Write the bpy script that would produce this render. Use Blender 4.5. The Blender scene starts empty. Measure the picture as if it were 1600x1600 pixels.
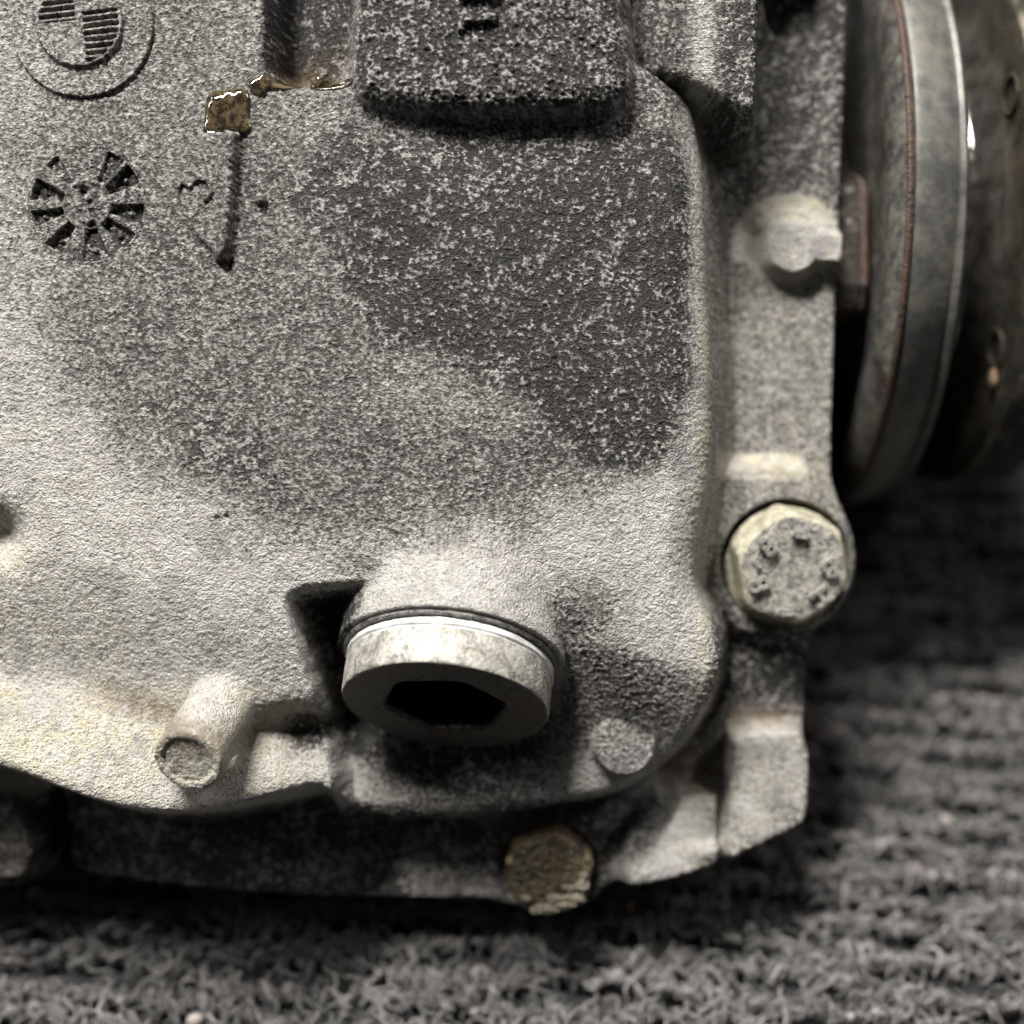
import bpy, bmesh, math, random
import numpy as np
from mathutils import Vector, Matrix

# ------------------------------------------------------------------ frame of the place
# Shapes are measured on the cover: x right, y up along the cover face, h out of the face.
# One unit is 0.08 mm; the cover face leans back so that its normal rises 52 degrees.
S = 8e-5
D = 2200.0                       # camera distance from the cover face, in units
P = math.radians(52)
SP, CP = math.sin(P), math.cos(P)
FLOOR = -762.0
C = bpy.context.scene.collection
sc = bpy.context.scene
random.seed(5)

def W(x, y, h):                  # cover frame -> world metres
    return np.stack([np.asarray(x, float) * S, (y * SP - h * CP) * S, (y * CP + h * SP - FLOOR) * S], -1)
def Wv(x, y, h):
    return Vector((x * S, (y * SP - h * CP) * S, (y * CP + h * SP - FLOOR) * S))
def Wd(x, y, h):
    return Vector((x, y * SP - h * CP, y * CP + h * SP))

# ------------------------------------------------------------------ camera
cam = bpy.data.cameras.new('camera'); camo = bpy.data.objects.new('camera', cam); C.objects.link(camo)
camo.location = Wv(0, 0, D); camo.rotation_euler = (math.pi / 2 - P, 0, 0)
cam.sensor_width = 36; cam.lens = 18 / (800 / D)
cam.clip_start = 0.005; cam.clip_end = 50
cam.dof.use_dof = True; cam.dof.focus_distance = (D - 0) * S; cam.dof.aperture_fstop = 6.2
sc.camera = camo
# ------------------------------------------------------------------ world and lamps
w = bpy.data.worlds.new('World'); sc.world = w; w.use_nodes = True
bg = w.node_tree.nodes['Background']; bg.inputs[0].default_value = (0.95, 0.97, 1, 1); bg.inputs[1].default_value = 0.05
def lamp(name, direction, dist, sx, sy, power, col=(1, .965, .925)):
    l = bpy.data.lights.new(name, 'AREA'); l.shape = 'RECTANGLE'; l.size = sx; l.size_y = sy
    l.energy = power; l.color = col
    o = bpy.data.objects.new(name, l); C.objects.link(o)
    d = Wd(*direction).normalized(); tgt = Wv(0, -100, -50)
    o.location = tgt + d * dist
    o.rotation_euler = d.to_track_quat('Z', 'Y').to_euler()
    return o
lamp('ceiling_tube', (-0.22, 0.80, 0.58), 1.3, 0.6, 0.045, 50)
lamp('ceiling_tube_left', (-0.95, 0.52, 0.42), 1.5, 0.5, 0.06, 5.5, (1, .99, .97))
lamp('fill_lamp_right', (0.75, 0.60, 0.45), 1.5, 0.4, 0.04, 5)  # unseen fill, added to brighten the band and the carpet at right
sc.view_settings.view_transform = 'Standard'; sc.view_settings.look = 'None'
sc.view_settings.exposure = 0.0; sc.view_settings.gamma = 1
sc.render.engine = 'CYCLES'

# ------------------------------------------------------------------ numpy helpers
rng = np.random.default_rng(11)
_T = rng.uniform(0, 2 * np.pi, (8, 256, 256)); _GX, _GY = np.cos(_T), np.sin(_T)
def pn(x, y, s=0):               # gradient noise, about -0.7..0.7
    x = x + 1000.3 + 17.7 * s; y = y + 1000.7 + 9.1 * s
    xi = np.floor(x).astype(int); yi = np.floor(y).astype(int); fx = x - xi; fy = y - yi
    ux = fx * fx * fx * (fx * (fx * 6 - 15) + 10); uy = fy * fy * fy * (fy * (fy * 6 - 15) + 10)
    s = s % 8
    def g(i, j):
        a = (xi + i) % 256; b = (yi + j) % 256
        return _GX[s, a, b] * (fx - i) + _GY[s, a, b] * (fy - j)
    return (g(0, 0) * (1 - ux) + g(1, 0) * ux) * (1 - uy) + (g(0, 1) * (1 - ux) + g(1, 1) * ux) * uy
def fbm(x, y, s=0, o=3):
    r = 0; a = 1
    for k in range(o):
        r = r + a * pn(x * 2 ** k, y * 2 ** k, s + k); a *= .5
    return r
def ss(a, b, x):
    t = np.clip((x - a) / (b - a), 0, 1); return t * t * (3 - 2 * t)
def smax(a, b, k):
    t = np.clip(.5 + .5 * (a - b) / k, 0, 1); return b * (1 - t) + a * t + k * t * (1 - t)
def smin(a, b, k): return -smax(-a, -b, k)
def F(pts, h):                   # place an outline seen at height h back on the cover frame
    k = (D - h) / D
    return [(800 + (x - 800) * k, 800 + (y - 800) * k) for x, y in pts]
def F1(x, y, h):
    k = (D - h) / D; return ((x - 800) * k, (800 - y) * k, h)
def smooth_poly(pts, n=2):       # Chaikin
    for _ in range(n):
        q = []
        for i in range(len(pts)):
            a = pts[i]; b = pts[(i + 1) % len(pts)]
            q.append((a[0] * .75 + b[0] * .25, a[1] * .75 + b[1] * .25)); q.append((a[0] * .25 + b[0] * .75, a[1] * .25 + b[1] * .75))
        pts = q
    return pts
def sdp(u, v, pts):              # signed distance, positive inside
    d = np.full(u.shape, 1e18); ins = np.zeros(u.shape, bool)
    n = len(pts)
    for i in range(n):
        ax, ay = pts[i]; bx, by = pts[(i + 1) % n]
        ex, ey = bx - ax, by - ay
        t = np.clip(((u - ax) * ex + (v - ay) * ey) / (ex * ex + ey * ey + 1e-9), 0, 1)
        d = np.minimum(d, (u - ax - t * ex) ** 2 + (v - ay - t * ey) ** 2)
        c = (ay > v) != (by > v)
        if ey != 0: ins ^= c & (u < ex * (v - ay) / ey + ax)
    d = np.sqrt(d)
    return np.where(ins, d, -d)
def drop(d, r, slope=5.0):       # rounded edge then a steep drafted wall
    x = np.clip(r - d, 0, r)
    q = r - np.sqrt(np.maximum(r * r - x * x * .985, 0))
    return q + np.maximum(-d, 0) * slope
def cyl_top(X, Y, c, a, R, rim=0):
    """upper surface of a solid cylinder that ends at c with outward axis a; -1e4 where absent"""
    c = np.array(c, float); a = np.array(a, float)
    px, py = X - c[0], Y - c[1]
    # |p|^2 - (p.a)^2 = R^2 with p = (px,py,z)
    A = 1 - a[2] ** 2; b = px * a[0] + py * a[1]
    B = -2 * b * a[2]; Cq = px * px + py * py - b * b - R * R
    disc = B * B - 4 * A * Cq
    ok = disc > 0; sq = np.sqrt(np.where(ok, disc, 0))
    up = (-B + sq) / (2 * A); lo = (-B - sq) / (2 * A)
    pl = -b / a[2]
    z = smin(up, pl, 6) if rim else np.minimum(up, pl)
    ok &= pl > lo
    return np.where(ok, z + c[2], -1e4)
def nrm(v):
    v = np.array(v, float); return v / np.linalg.norm(v)

# ------------------------------------------------------------------ the cover's form
th = math.radians(59)
PA = nrm((-0.11 * math.sin(th), -0.99 * math.sin(th), math.cos(th)))        # axis of the plug
PE = np.array(F1(695, 1106, -34))                                            # centre of its front face
PR, PT = 166.0, 78.0
PW = PE - PA * (PT + 8)                                                     # boss face
NA = nrm((-0.19, -0.50, 1)); NE = np.array(F1(293, 1189, 62))                # locating post
BODY = smooth_poly(F([(-700, -700), (955, -700), (975, 85), (1040, 100), (1088, 128), (1104, 175)], -10)
        + F([(1108, 260), (1114, 450), (1128, 640), (1120, 760), (1100, 860), (1092, 930)], -60)
        + F([(1116, 985), (1117, 1050), (1090, 1130), (1042, 1202), (985, 1243), (905, 1259), (800, 1276), (700, 1286), (560, 1283)], -140)
        + F([(505, 1236), (430, 1252), (330, 1272), (270, 1278), (200, 1270), (130, 1252), (60, 1224), (0, 1205), (-200, 1150), (-700, 1100)], 0), 2)
SCOOP = smooth_poly([(436, 950), (446, 918), (490, 906), (545, 906), (800, 870), (860, 915), (930, 965), (1010, 1000), (1100, 1030), (1300, 1080), (1300, 1500),
         (500, 1500), (512, 1260), (492, 1160), (474, 1060), (450, 990)], 3)
PAD = smooth_poly(F([(545, -700), (556, 0), (548, 60), (545, 118), (556, 152), (600, 168), (700, 174), (900, 170), (958, 166), (988, 140), (990, 100), (978, 40), (968, 0), (960, -700)], 40), 3)
REC = smooth_poly([(425, -700), (428, 60), (422, 118), (470, 136), (570, 124), (590, -700)], 2)
BLOCK = smooth_poly(F([(990, -700), (988, 80), (1060, 112), (1110, 140), (1168, 180), (1186, 165), (1184, -700)], -20), 2)
FL = F([(1332, -700), (1325, 0), (1320, 150), (1310, 400), (1303, 600), (1298, 735), (1308, 780), (1332, 830), (1340, 885), (1326, 930),
        (1292, 972), (1264, 992), (1262, 1150), (1261, 1278), (1240, 1292), (1150, 1335), (1080, 1365), (1010, 1382), (950, 1388), (925, 1425), (850, 1442), (795, 1425),
        (768, 1412), (560, 1412), (400, 1405), (250, 1390), (118, 1372), (100, 1350), (93, 1240), (66, 1232), (50, 1268), (58, 1330), (48, 1385), (0, 1397), (-200, 1395), (-700, 1385), (-700, -700)], -230)
FL = smooth_poly(FL, 2)
FH = -230.0
BC = F1(1240, 889, -150)         # bolt face centre
def crease(u): return np.interp(u, [-400, -200, 0, 100, 180, 260, 400, 500, 560, 2000], [1030, 1045, 1066, 1083, 1110, 1138, 1168, 1205, 1250, 1300])

def form(u, v, relief=True):
    X, Y = u - 800, 800 - v
    h = 18 - 34 * np.clip((u - 450) / 650, -.6, 1.2) ** 2 - 22 * np.clip((v - 450) / 500, 0, 2) ** 2
    h = h + 5 * pn(u / 210, v / 190, 1) + 2.0 * pn(u / 60, v / 60, 2)
    h = h - 16 * ss(330, 150, v) * ss(420, 560, u)                             # shoulder under the pad
    yc = crease(u); lf = ss(600, 470, u)
    h = h - 52 * np.exp(-(((u - 455) / 62) ** 2 + ((v - 1150) / 34) ** 2) ** 1.3)
    h = h - lf * (44 * ss(yc - 230, yc + 6, v)) + lf * .56 * smax(v - yc, 0 * v, 24)
    d = sdp(u, v, SCOOP) + (5 * pn(u / 40, v / 40, 4) + 1.2 * pn(u / 16, v / 16, 5)) * ss(760, 700, u)
    wd = 30 + 220 * ss(700, 960, u) + 34 * ss(1010, 925, v) * ss(640, 560, u)
    h = h - (84 + 50 * ss(640, 520, u) * ss(1240, 1140, v)) * ss(0, 1, np.clip(d, 0, None) / wd) - .07 * np.clip(v - 1010, 0, None) * ss(0, 60, d)
    h = h - 75 * np.exp(-((u - 712) / 150) ** 4) * ss(1020, 1120, v) * ss(1285, 1215, v)
    d = sdp(u, v, REC)
    h = h - 66 * ss(-20, 26, d) - 50 * np.exp(-((u - 448) / 19) ** 2) * ss(140, 90, v)
    # ejector pad, lower right
    c = F([(978, 1168)], -100)[0]; r = np.hypot(u - c[0], v - c[1]); h0c = -112
    pad_h = h0c - .12 * (v - c[1]) - .22 * (u - c[0])
    h = np.where(r < 90, h + (np.maximum(pad_h, h) - h) * ss(56, 46, r) + 3.5 * np.exp(-((r - 50) / 4.5) ** 2) * ss(-10, 60, u - c[0] + (v - c[1]) * .3), h)
    # blind hole at the left edge
    h = h - 52 * np.exp(-(((u + 14) / 40) ** 2 + ((v - 835) / 38) ** 2))
    # wet vertical casting fin with the ridge
    dd = sdp(u, v, [(318, 212), (378, 214), (371, 330), (362, 398), (352, 414), (322, 385), (262, 326), (276, 262)])
    h = h + (3 + 11 * ss(270, 372, u)) * ss(-2, 6, dd) - 16 * np.exp(-(((u - 356) / 13) ** 2 + ((v - 416) / 9) ** 2) ** 1.5)
    xr = np.interp(v, [200, 230, 300, 390, 415], [372, 374, 371, 362, 356]) + 1.5 * pn(v / 14, v * 0, 4)
    h = h + ss(205, 225, v) * ss(418, 405, v) * (9 * np.exp(-((u - xr + 8) / 8) ** 2) - 7 * np.exp(-((u - xr - 8) / 8) ** 2)) * (1 + .5 * pn(u / 9, v / 9, 2))
    h = h + 13 * np.exp(-(((u - 412) / 9) ** 2 + ((v - 316) / 7) ** 2) ** 2)
    for (a, b, rr, k) in ((340, 802, 5, 5), (356, 808, 5, -7), (441, 844, 3.5, 5), (600, 128, 16, -10), (445, 190, 4, 5), (612, 85, 14, -3), (668, 372, 30, -2)):
        h = h + k * np.exp(-(((u - a) / rr) ** 2 + ((v - b) / rr) ** 2))
    rt = ss(980, 1080, u) * ss(1040, 860, v)
    body = h - drop(sdp(u, v, BODY) - 4 * rt, 26 + 62 * rt, 4.0 - 1.7 * rt)
    # boss and post
    boss = cyl_top(X, Y, PW, PA, 184, 1)
    body = smax(body, boss, 18)
    post = cyl_top(X, Y, NE, NA, 53, 1)
    q = np.stack([X - NE[0], Y - NE[1], post - NE[2]], -1); ax = q @ NA
    rad = np.sqrt(np.maximum((q ** 2).sum(-1) - ax ** 2, 0))
    post = post - 3.5 * ss(42, 38, rad) * (ax > -12) + 1.5 * pn(u / 15, v / 15, 3)
    body = smax(body, np.where(post > -5e3, post, -1e4), 36)
    # pad and side block
    pad = 18 + 34 - .05 * (v - 100) - 20 * ((u - 768) / 260) ** 2 + 3 * pn(u / 60, v / 50, 6) - drop(sdp(u, v, PAD) + 4 * pn(u / 26, v / 26, 5), 36, 3.5)
    body = smax(body, pad, 10)
    blk = -72 + 62 * ss(985, 1130, u) + 5 * pn(u / 50, v / 50, 3) - drop(sdp(u, v, BLOCK), 16, 6)
    body = smax(body, blk, 14)
    # flange
    f = FH + 4 * pn(u / 120, v / 120, 4) + 2.2 * pn(u / 38, v / 38, 5) - 34 * ss(900, 1200, v)
    pc = F([(1238, 386)], -200)[0]
    d = np.maximum(56 - np.hypot(u - pc[0], v - pc[1]), np.minimum(34 - np.abs(v - pc[1] - 2), u - pc[0]) + 3 * pn(u / 18, v / 18, 3))
    f = f + 38 * ss(-6, 16, d) + 9 * np.exp(-((np.hypot(u - pc[0], v - pc[1]) - 62) / 9) ** 2) * ss(-20, -40, v - pc[1]) - 10 * np.exp(-(((u - pc[0] + 12) / 62) ** 2 + ((v - pc[1] - 66) / 22) ** 2))
    lug = smooth_poly(F([(1100, 742), (1140, 716), (1270, 712), (1330, 800), (1345, 880), (1330, 950), (1262, 1004), (1190, 1010), (1120, 985), (1090, 900)], -205), 2)
    f = f + 32 * ss(-10, 22, sdp(u, v, lug))
    r = np.hypot(u - 800 - BC[0] + 2, v - 800 + BC[1] + 6)
    f = f - 44 * ss(113, 105, r)
    A = smooth_poly(F([(1152, 1140), (1290, 1136), (1290, 1400), (1140, 1400), (1134, 1300), (1138, 1190)], -190), 1)
    f = f + 50 * ss(-5, 14, sdp(u, v, A) + 3 * pn(u / 20, v / 20, 6))
    B = smooth_poly(F([(1038, 1234), (1126, 1236), (1134, 1260), (1130, 1450), (975, 1450), (982, 1290)], -200), 1)
    f = f + 42 * ss(-7, 16, sdp(u, v, B) + 3 * pn(u / 20, v / 20, 6))
    gl = F([(1112, 1338)], -190)[0]
    f = f + 12 * np.exp(-(((u - gl[0]) / 34) ** 2 + ((v - gl[1]) / 14) ** 2))
    hole = F([(1245, -8)], -230)[0]
    f = f - 84 * ss(1.0, .8, np.hypot((u - hole[0]) / 62, (v - hole[1]) / 92))
    sp = F([(858, 1372)], -235)[0]
    f = f - 10 * ss(92, 84, np.hypot(u - sp[0], v - sp[1]))
    dB = -sdp(u, v, BODY)
    f = f - 46 * np.exp(-((dB - 14) / 24) ** 2) * ss(940, 1010, v) * ss(880, 980, u)
    dF = sdp(u, v, FL)
    f = f + 3.5 * pn(u / 11, v / 11, 7) * ss(40, 10, dF)
    f = f - drop(dF - 1, 9, 9)
    h = smax(body, f, 16)
    # pocket for the stamps, which are meshes of their own
    if relief:
        h = h - 26 * ss(93, 87, np.hypot(u - 139, v - 322)) - 6 * ss(113, 107, np.hypot(u - 133, v - 45))
    return np.maximum(h, -345), dF

def grain(u, v, h):
    dr = masks(u, v)[..., 0]
    k = 1.05 + .75 * dr + .7 * ss(0, 20, sdp(u, v, PAD))
    warp = 3 * pn(u / 25, v / 25, 1)
    g = 1.6 * pn((u + warp) / 8.2, v / 6.2, 2) + 1.5 * pn(u / 4.8, (v + warp) / 4.2, 3) + .9 * pn(u / 20, v / 15, 4)
    # smoother on machined or splashed places
    sm = 1 - .65 * ss(12, 60, sdp(u, v, [(540, 900), (620, 850), (760, 850), (850, 930), (900, 1020), (890, 1090), (520, 1090), (520, 1000)]))
    lo = ss(-170, -60, h)
    return g * k * sm * (.75 + .25 * lo)

_D1 = smooth_poly([(520, 170), (1000, 160), (1110, 190), (1112, 560), (1085, 660), (1030, 730), (960, 768), (880, 730), (800, 690), (700, 640), (560, 560), (470, 430), (400, 250)], 2)
_D2 = smooth_poly([(250, 150), (420, 140), (560, 170), (1000, 180), (1120, 200), (1110, 450), (1100, 600), (1050, 690), (960, 775), (850, 812), (760, 840), (650, 850), (520, 862), (430, 848), (330, 795), (230, 730), (130, 640), (40, 540), (60, 300)], 2)
_D3 = smooth_poly([(180, 560), (420, 590), (500, 690), (470, 800), (380, 800), (300, 760), (190, 660)], 2)
def masks(u, v):
    n = pn(u / 70, v / 70, 5) * 40 + pn(u / 26, v / 26, 6) * 16
    n2 = pn(u / 120, v / 100, 7)
    d = .04 + .46 * ss(820, 300, v) * ss(-500, 250, u) + .10 * n2
    d = np.maximum(d, .06 + .50 * ss(-90, 90, sdp(u, v, _D2) + n) + .10 * n2)
    d = np.maximum(d, .87 * ss(-110 + 75 * ss(820, 960, u), 130 - 80 * ss(820, 960, u), sdp(u, v, _D1) + n) + .12 * pn(u / 32, v / 28, 3) + .16 * n2)
    d = np.maximum(d, .66 * ss(-70, 80, sdp(u, v, _D3) + n) + .1 * n2)
    d = d - .12 * ss(110, 0, np.hypot((u - 720) / 1.8, (v - 600))) - .10 * ss(70, 0, np.hypot((u - 960) / 1.2, (v - 430)))
    d = np.maximum(d, .80 * ss(-4, 14, sdp(u, v, PAD)))
    d = np.maximum(d, .80 * ss(-10, 25, sdp(u, v, REC)) + .2 * ss(40, 10, np.abs(u - 445)) * ss(-10, 20, sdp(u, v, REC)))
    d = np.maximum(d, .66 * ss(975, 1010, u) * ss(190, 150, v) * ss(1200, 1100, u))
    d = d * ss(1120, 1060, u + .0 * v) + ss(1090, 1140, u) * (.40 + .34 * ss(480, 60, v) + .12 * ss(800, 1000, v) + .14 * pn(u / 30, v / 60, 2))
    d = np.maximum(d, .25 * ss(980, 1010, u) * ss(200, 160, v))
    d = np.maximum(d, .60 * np.exp(-(((u - 905) / 75) ** 2 + ((v - 965) / 60) ** 2)) + .0)  # shade right of the boss, painted into the colour
    d = np.maximum(d, .46 * np.exp(-(((u - 560) / 60) ** 2 + ((v - 880) / 50) ** 2)))
    sc_ = ss(-10, 60, sdp(u, v, SCOOP))
    d = np.maximum(d, sc_ * (.20 + .34 * ss(170, 40, np.hypot(u - 960, (v - 1070) * 1.1)) + .55 * ss(150, 50, np.hypot((u - 720) * .6, v - 1190)) + .95 * ss(585, 560, u) * ss(1230, 1190, v)) * ss(1130, 1100, u))  # dirt, plus painted shade in the pocket and around the plug
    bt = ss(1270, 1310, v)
    d = d * (1 - bt) + bt * (.80 + .5 * pn(u / 90, v / 60, 3) - .35 * ss(940, 1000, u) - .25 * np.exp(-((u - 730) / 60) ** 2))  # lower flange strip: dirt, and the body's shadow painted in with it
    d = np.maximum(d, .85 * ss(1130, 1150, u) * ss(985, 1010, v) * ss(1180, 1110, v))
    for (x0, x1, y) in ((1148, 1262, 1146), (1036, 1128, 1243)):  # top edges of the blocks painted lighter, as ledges catching light
        a, b = F([(x0, y), (x1, y)], -200); d = d - .9 * ss(26, 10, np.abs(v - a[1])) * ss(a[0] - 10, a[0] + 8, u) * ss(b[0] + 10, b[0] - 8, u)
    c = F([(978, 1168)], -100)[0]
    d = np.maximum(d, .8 * np.exp(-(((u - 465) / 60) ** 2 + ((v - 1160) / 34) ** 2) ** 1.5))  # shaded dip beside the post, darkened in the colour
    d = np.maximum(d, .42 * ss(62, 50, np.hypot(u - c[0], v - c[1])))
    d = np.maximum(d, .95 * ss(404, 418, u) * ss(470, 455, u) * ss(140, 110, v))
    d = d * (1 - .9 * ss(120, 60, np.hypot(u - 340, v - 1160)))
    q = sdp(u, v, [(560, 930), (620, 860), (760, 860), (850, 940), (900, 1040), (880, 1140), (520, 1140), (520, 1010)])
    d = d * (1 - .85 * ss(-5, 20, q))
    for (a, b, r0) in ((1215, 1230, 85), (1085, 1330, 70), (1240, 395, 60)):
        aa, bb = F([(a, b)], -190)[0]
        d = d - .30 * ss(r0 + 25, r0 - 25, np.hypot(u - aa, v - bb))
    d = d - .9 * ss(48, 18, np.abs(np.hypot(u - F([(1238, 386)], -200)[0][0], v - F([(1238, 386)], -200)[0][1]) - 62)) * ss(380, 350, v) * ss(1130, 1160, u)  # highlight along the top of the round stub, painted lighter
    d = d - .9 * ss(30, 8, np.abs(v - F([(0, 728)], -200)[0][1])) * ss(1130, 1160, u) * ss(1310, 1280, u)  # lit shoulder above the bolt, painted lighter
    warm = .55 * ss(350, 0, u) * ss(600, 1000, v) + .7 * ss(1060, 1110, v) * ss(520, 420, u) + .25 * ss(1080, 1130, u) + .12
    warm = warm + .6 * np.exp(-((u - 1115) / 24) ** 2) * ss(300, 600, v)
    for yy in (322, 728): warm = warm + ss(34, 8, np.abs(v - F([(0, yy)], -200)[0][1])) * ss(1130, 1160, u)  # yellowish tint of the painted highlights on stub and shoulder
    brn = ss(40, 5, np.abs(v - crease(u) + 8)) * ss(480, 300, u) * ss(60, 200, u) * .7
    brn = brn + .35 * ss(-8, 20, sdp(u, v, REC)) * ss(20, 110, v) + ss(-8, 20, sdp(u, v, REC)) * .6 * ss(40, 20, np.abs(u - 455)) * ss(60, 120, v) + .8 * ss(30, 10, np.abs(v - 1232)) * ss(1040, 1060, u) * ss(1160, 1130, u)
    brn = brn + .8 * ss(260, 330, v) * ss(330, 280, v) * 0
    for (x0, x1, y) in ((1150, 1262, 1128), (1040, 1125, 1224)):
        a, b = F([(x0, y), (x1, y)], -200)
        brn = brn + .8 * ss(26, 4, np.abs(v - a[1])) * ss(a[0] - 15, a[0] + 10, u) * ss(b[0] + 10, b[0] - 10, u)
    return np.stack([np.clip(d, 0, 1), np.clip(warm, 0, 1), np.clip(brn, 0, 1)], -1)

# ------------------------------------------------------------------ mesh helpers
BASE = Wv(250, -420, -560); BASE.z = 0
root = bpy.data.objects.new('rear_differential', None); C.objects.link(root); root.location = BASE
root.empty_display_size = .02
root['label'] = 'grimy cast aluminium differential with an open drain plug hole standing on grey carpet'
root['category'] = 'differential'

def link(name, verts_w, faces, mat, parent, smooth=True, origin=None, label=None):
    verts_w = np.asarray(verts_w, float).reshape(-1, 3)
    o0 = verts_w.mean(0) if origin is None else np.array(origin)
    me = bpy.data.meshes.new(name)
    me.from_pydata((verts_w - o0).tolist() if not isinstance(faces, np.ndarray) else [], [], faces if not isinstance(faces, np.ndarray) else [])
    if isinstance(faces, np.ndarray):
        n, k = faces.shape
        me.vertices.add(len(verts_w)); me.vertices.foreach_set('co', (verts_w - o0).astype(np.float32).ravel())
        me.loops.add(n * k); me.loops.foreach_set('vertex_index', faces.astype(np.int32).ravel())
        me.polygons.add(n); me.polygons.foreach_set('loop_start', np.arange(0, n * k, k, dtype=np.int32))
        me.update(calc_edges=True); me.validate()
    me.polygons.foreach_set('use_smooth', [smooth] * len(me.polygons))
    if mat is not None:
        for m in (mat if isinstance(mat, (list, tuple)) else [mat]): me.materials.append(m)
    o = bpy.data.objects.new(name, me); C.objects.link(o)
    o0 = Vector(o0)
    if parent is not None:
        o.parent = parent; o.location = o0 - world_loc(parent)
    else: o.location = o0
    if label: o['label'] = label
    return o
def world_loc(o):
    l = Vector((0, 0, 0))
    while o is not None: l += o.location; o = o.parent
    return l
def gridfaces(nx, ny):
    i = np.arange(ny - 1)[:, None] * nx + np.arange(nx - 1)[None, :]
    i = i.ravel()
    return np.stack([i, i + nx, i + nx + 1, i + 1], -1)
def setattr_col(o, name, arr):
    a = o.data.color_attributes.new(name, 'FLOAT_COLOR', 'POINT')
    c = np.ones((len(arr), 4), np.float32); c[:, :arr.shape[1]] = arr
    a.data.foreach_set('color', c.ravel())

# ------------------------------------------------------------------ materials
def newmat(name):
    m = bpy.data.materials.new(name); m.use_nodes = True
    nt = m.node_tree; return m, nt, nt.nodes, nt.links, nt.nodes['Principled BSDF']
class NB:
    def __init__(s, nt): s.nt = nt; s.n = nt.nodes; s.l = nt.links
    def set(s, sock, val):
        if isinstance(val, bpy.types.NodeSocket): s.l.new(val, sock)
        elif val is not None: sock.default_value = val
    def noise(s, co, scale, detail=3, rough=.55, dist=0):
        n = s.n.new('ShaderNodeTexNoise'); s.set(n.inputs['Vector'], co); n.inputs['Scale'].default_value = scale
        n.inputs['Detail'].default_value = detail; n.inputs['Roughness'].default_value = rough; n.inputs['Distortion'].default_value = dist
        return n.outputs[0]
    def math(s, op, a, b=None, c=None, clamp=False):
        n = s.n.new('ShaderNodeMath'); n.operation = op; n.use_clamp = clamp
        for i, x in enumerate((a, b, c)):
            if x is not None: s.set(n.inputs[i], x)
        return n.outputs[0]
    def mix(s, f, a, b, mode='MIX'):
        n = s.n.new('ShaderNodeMix'); n.data_type = 'RGBA'; n.blend_type = mode
        s.set(n.inputs[0], f); s.set(n.inputs[6], a); s.set(n.inputs[7], b); return n.outputs[2]
    def rng(s, x, a, b, c=0., d=1., smooth=True):
        n = s.n.new('ShaderNodeMapRange'); n.interpolation_type = 'SMOOTHSTEP' if smooth else 'LINEAR'
        s.set(n.inputs[0], x); n.inputs[1].default_value = a; n.inputs[2].default_value = b; n.inputs[3].default_value = c; n.inputs[4].default_value = d
        return n.outputs[0]
    def obj(s): return s.n.new('ShaderNodeTexCoord').outputs['Object']
    def bump(s, h, dist, strength=1, nrm=None):
        n = s.n.new('ShaderNodeBump'); s.set(n.inputs['Height'], h); n.inputs['Distance'].default_value = dist; n.inputs['Strength'].default_value = strength
        if nrm is not None: s.set(n.inputs['Normal'], nrm)
        return n.outputs[0]
U = 1 / S      # noise scale 1/unit -> per metre
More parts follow.
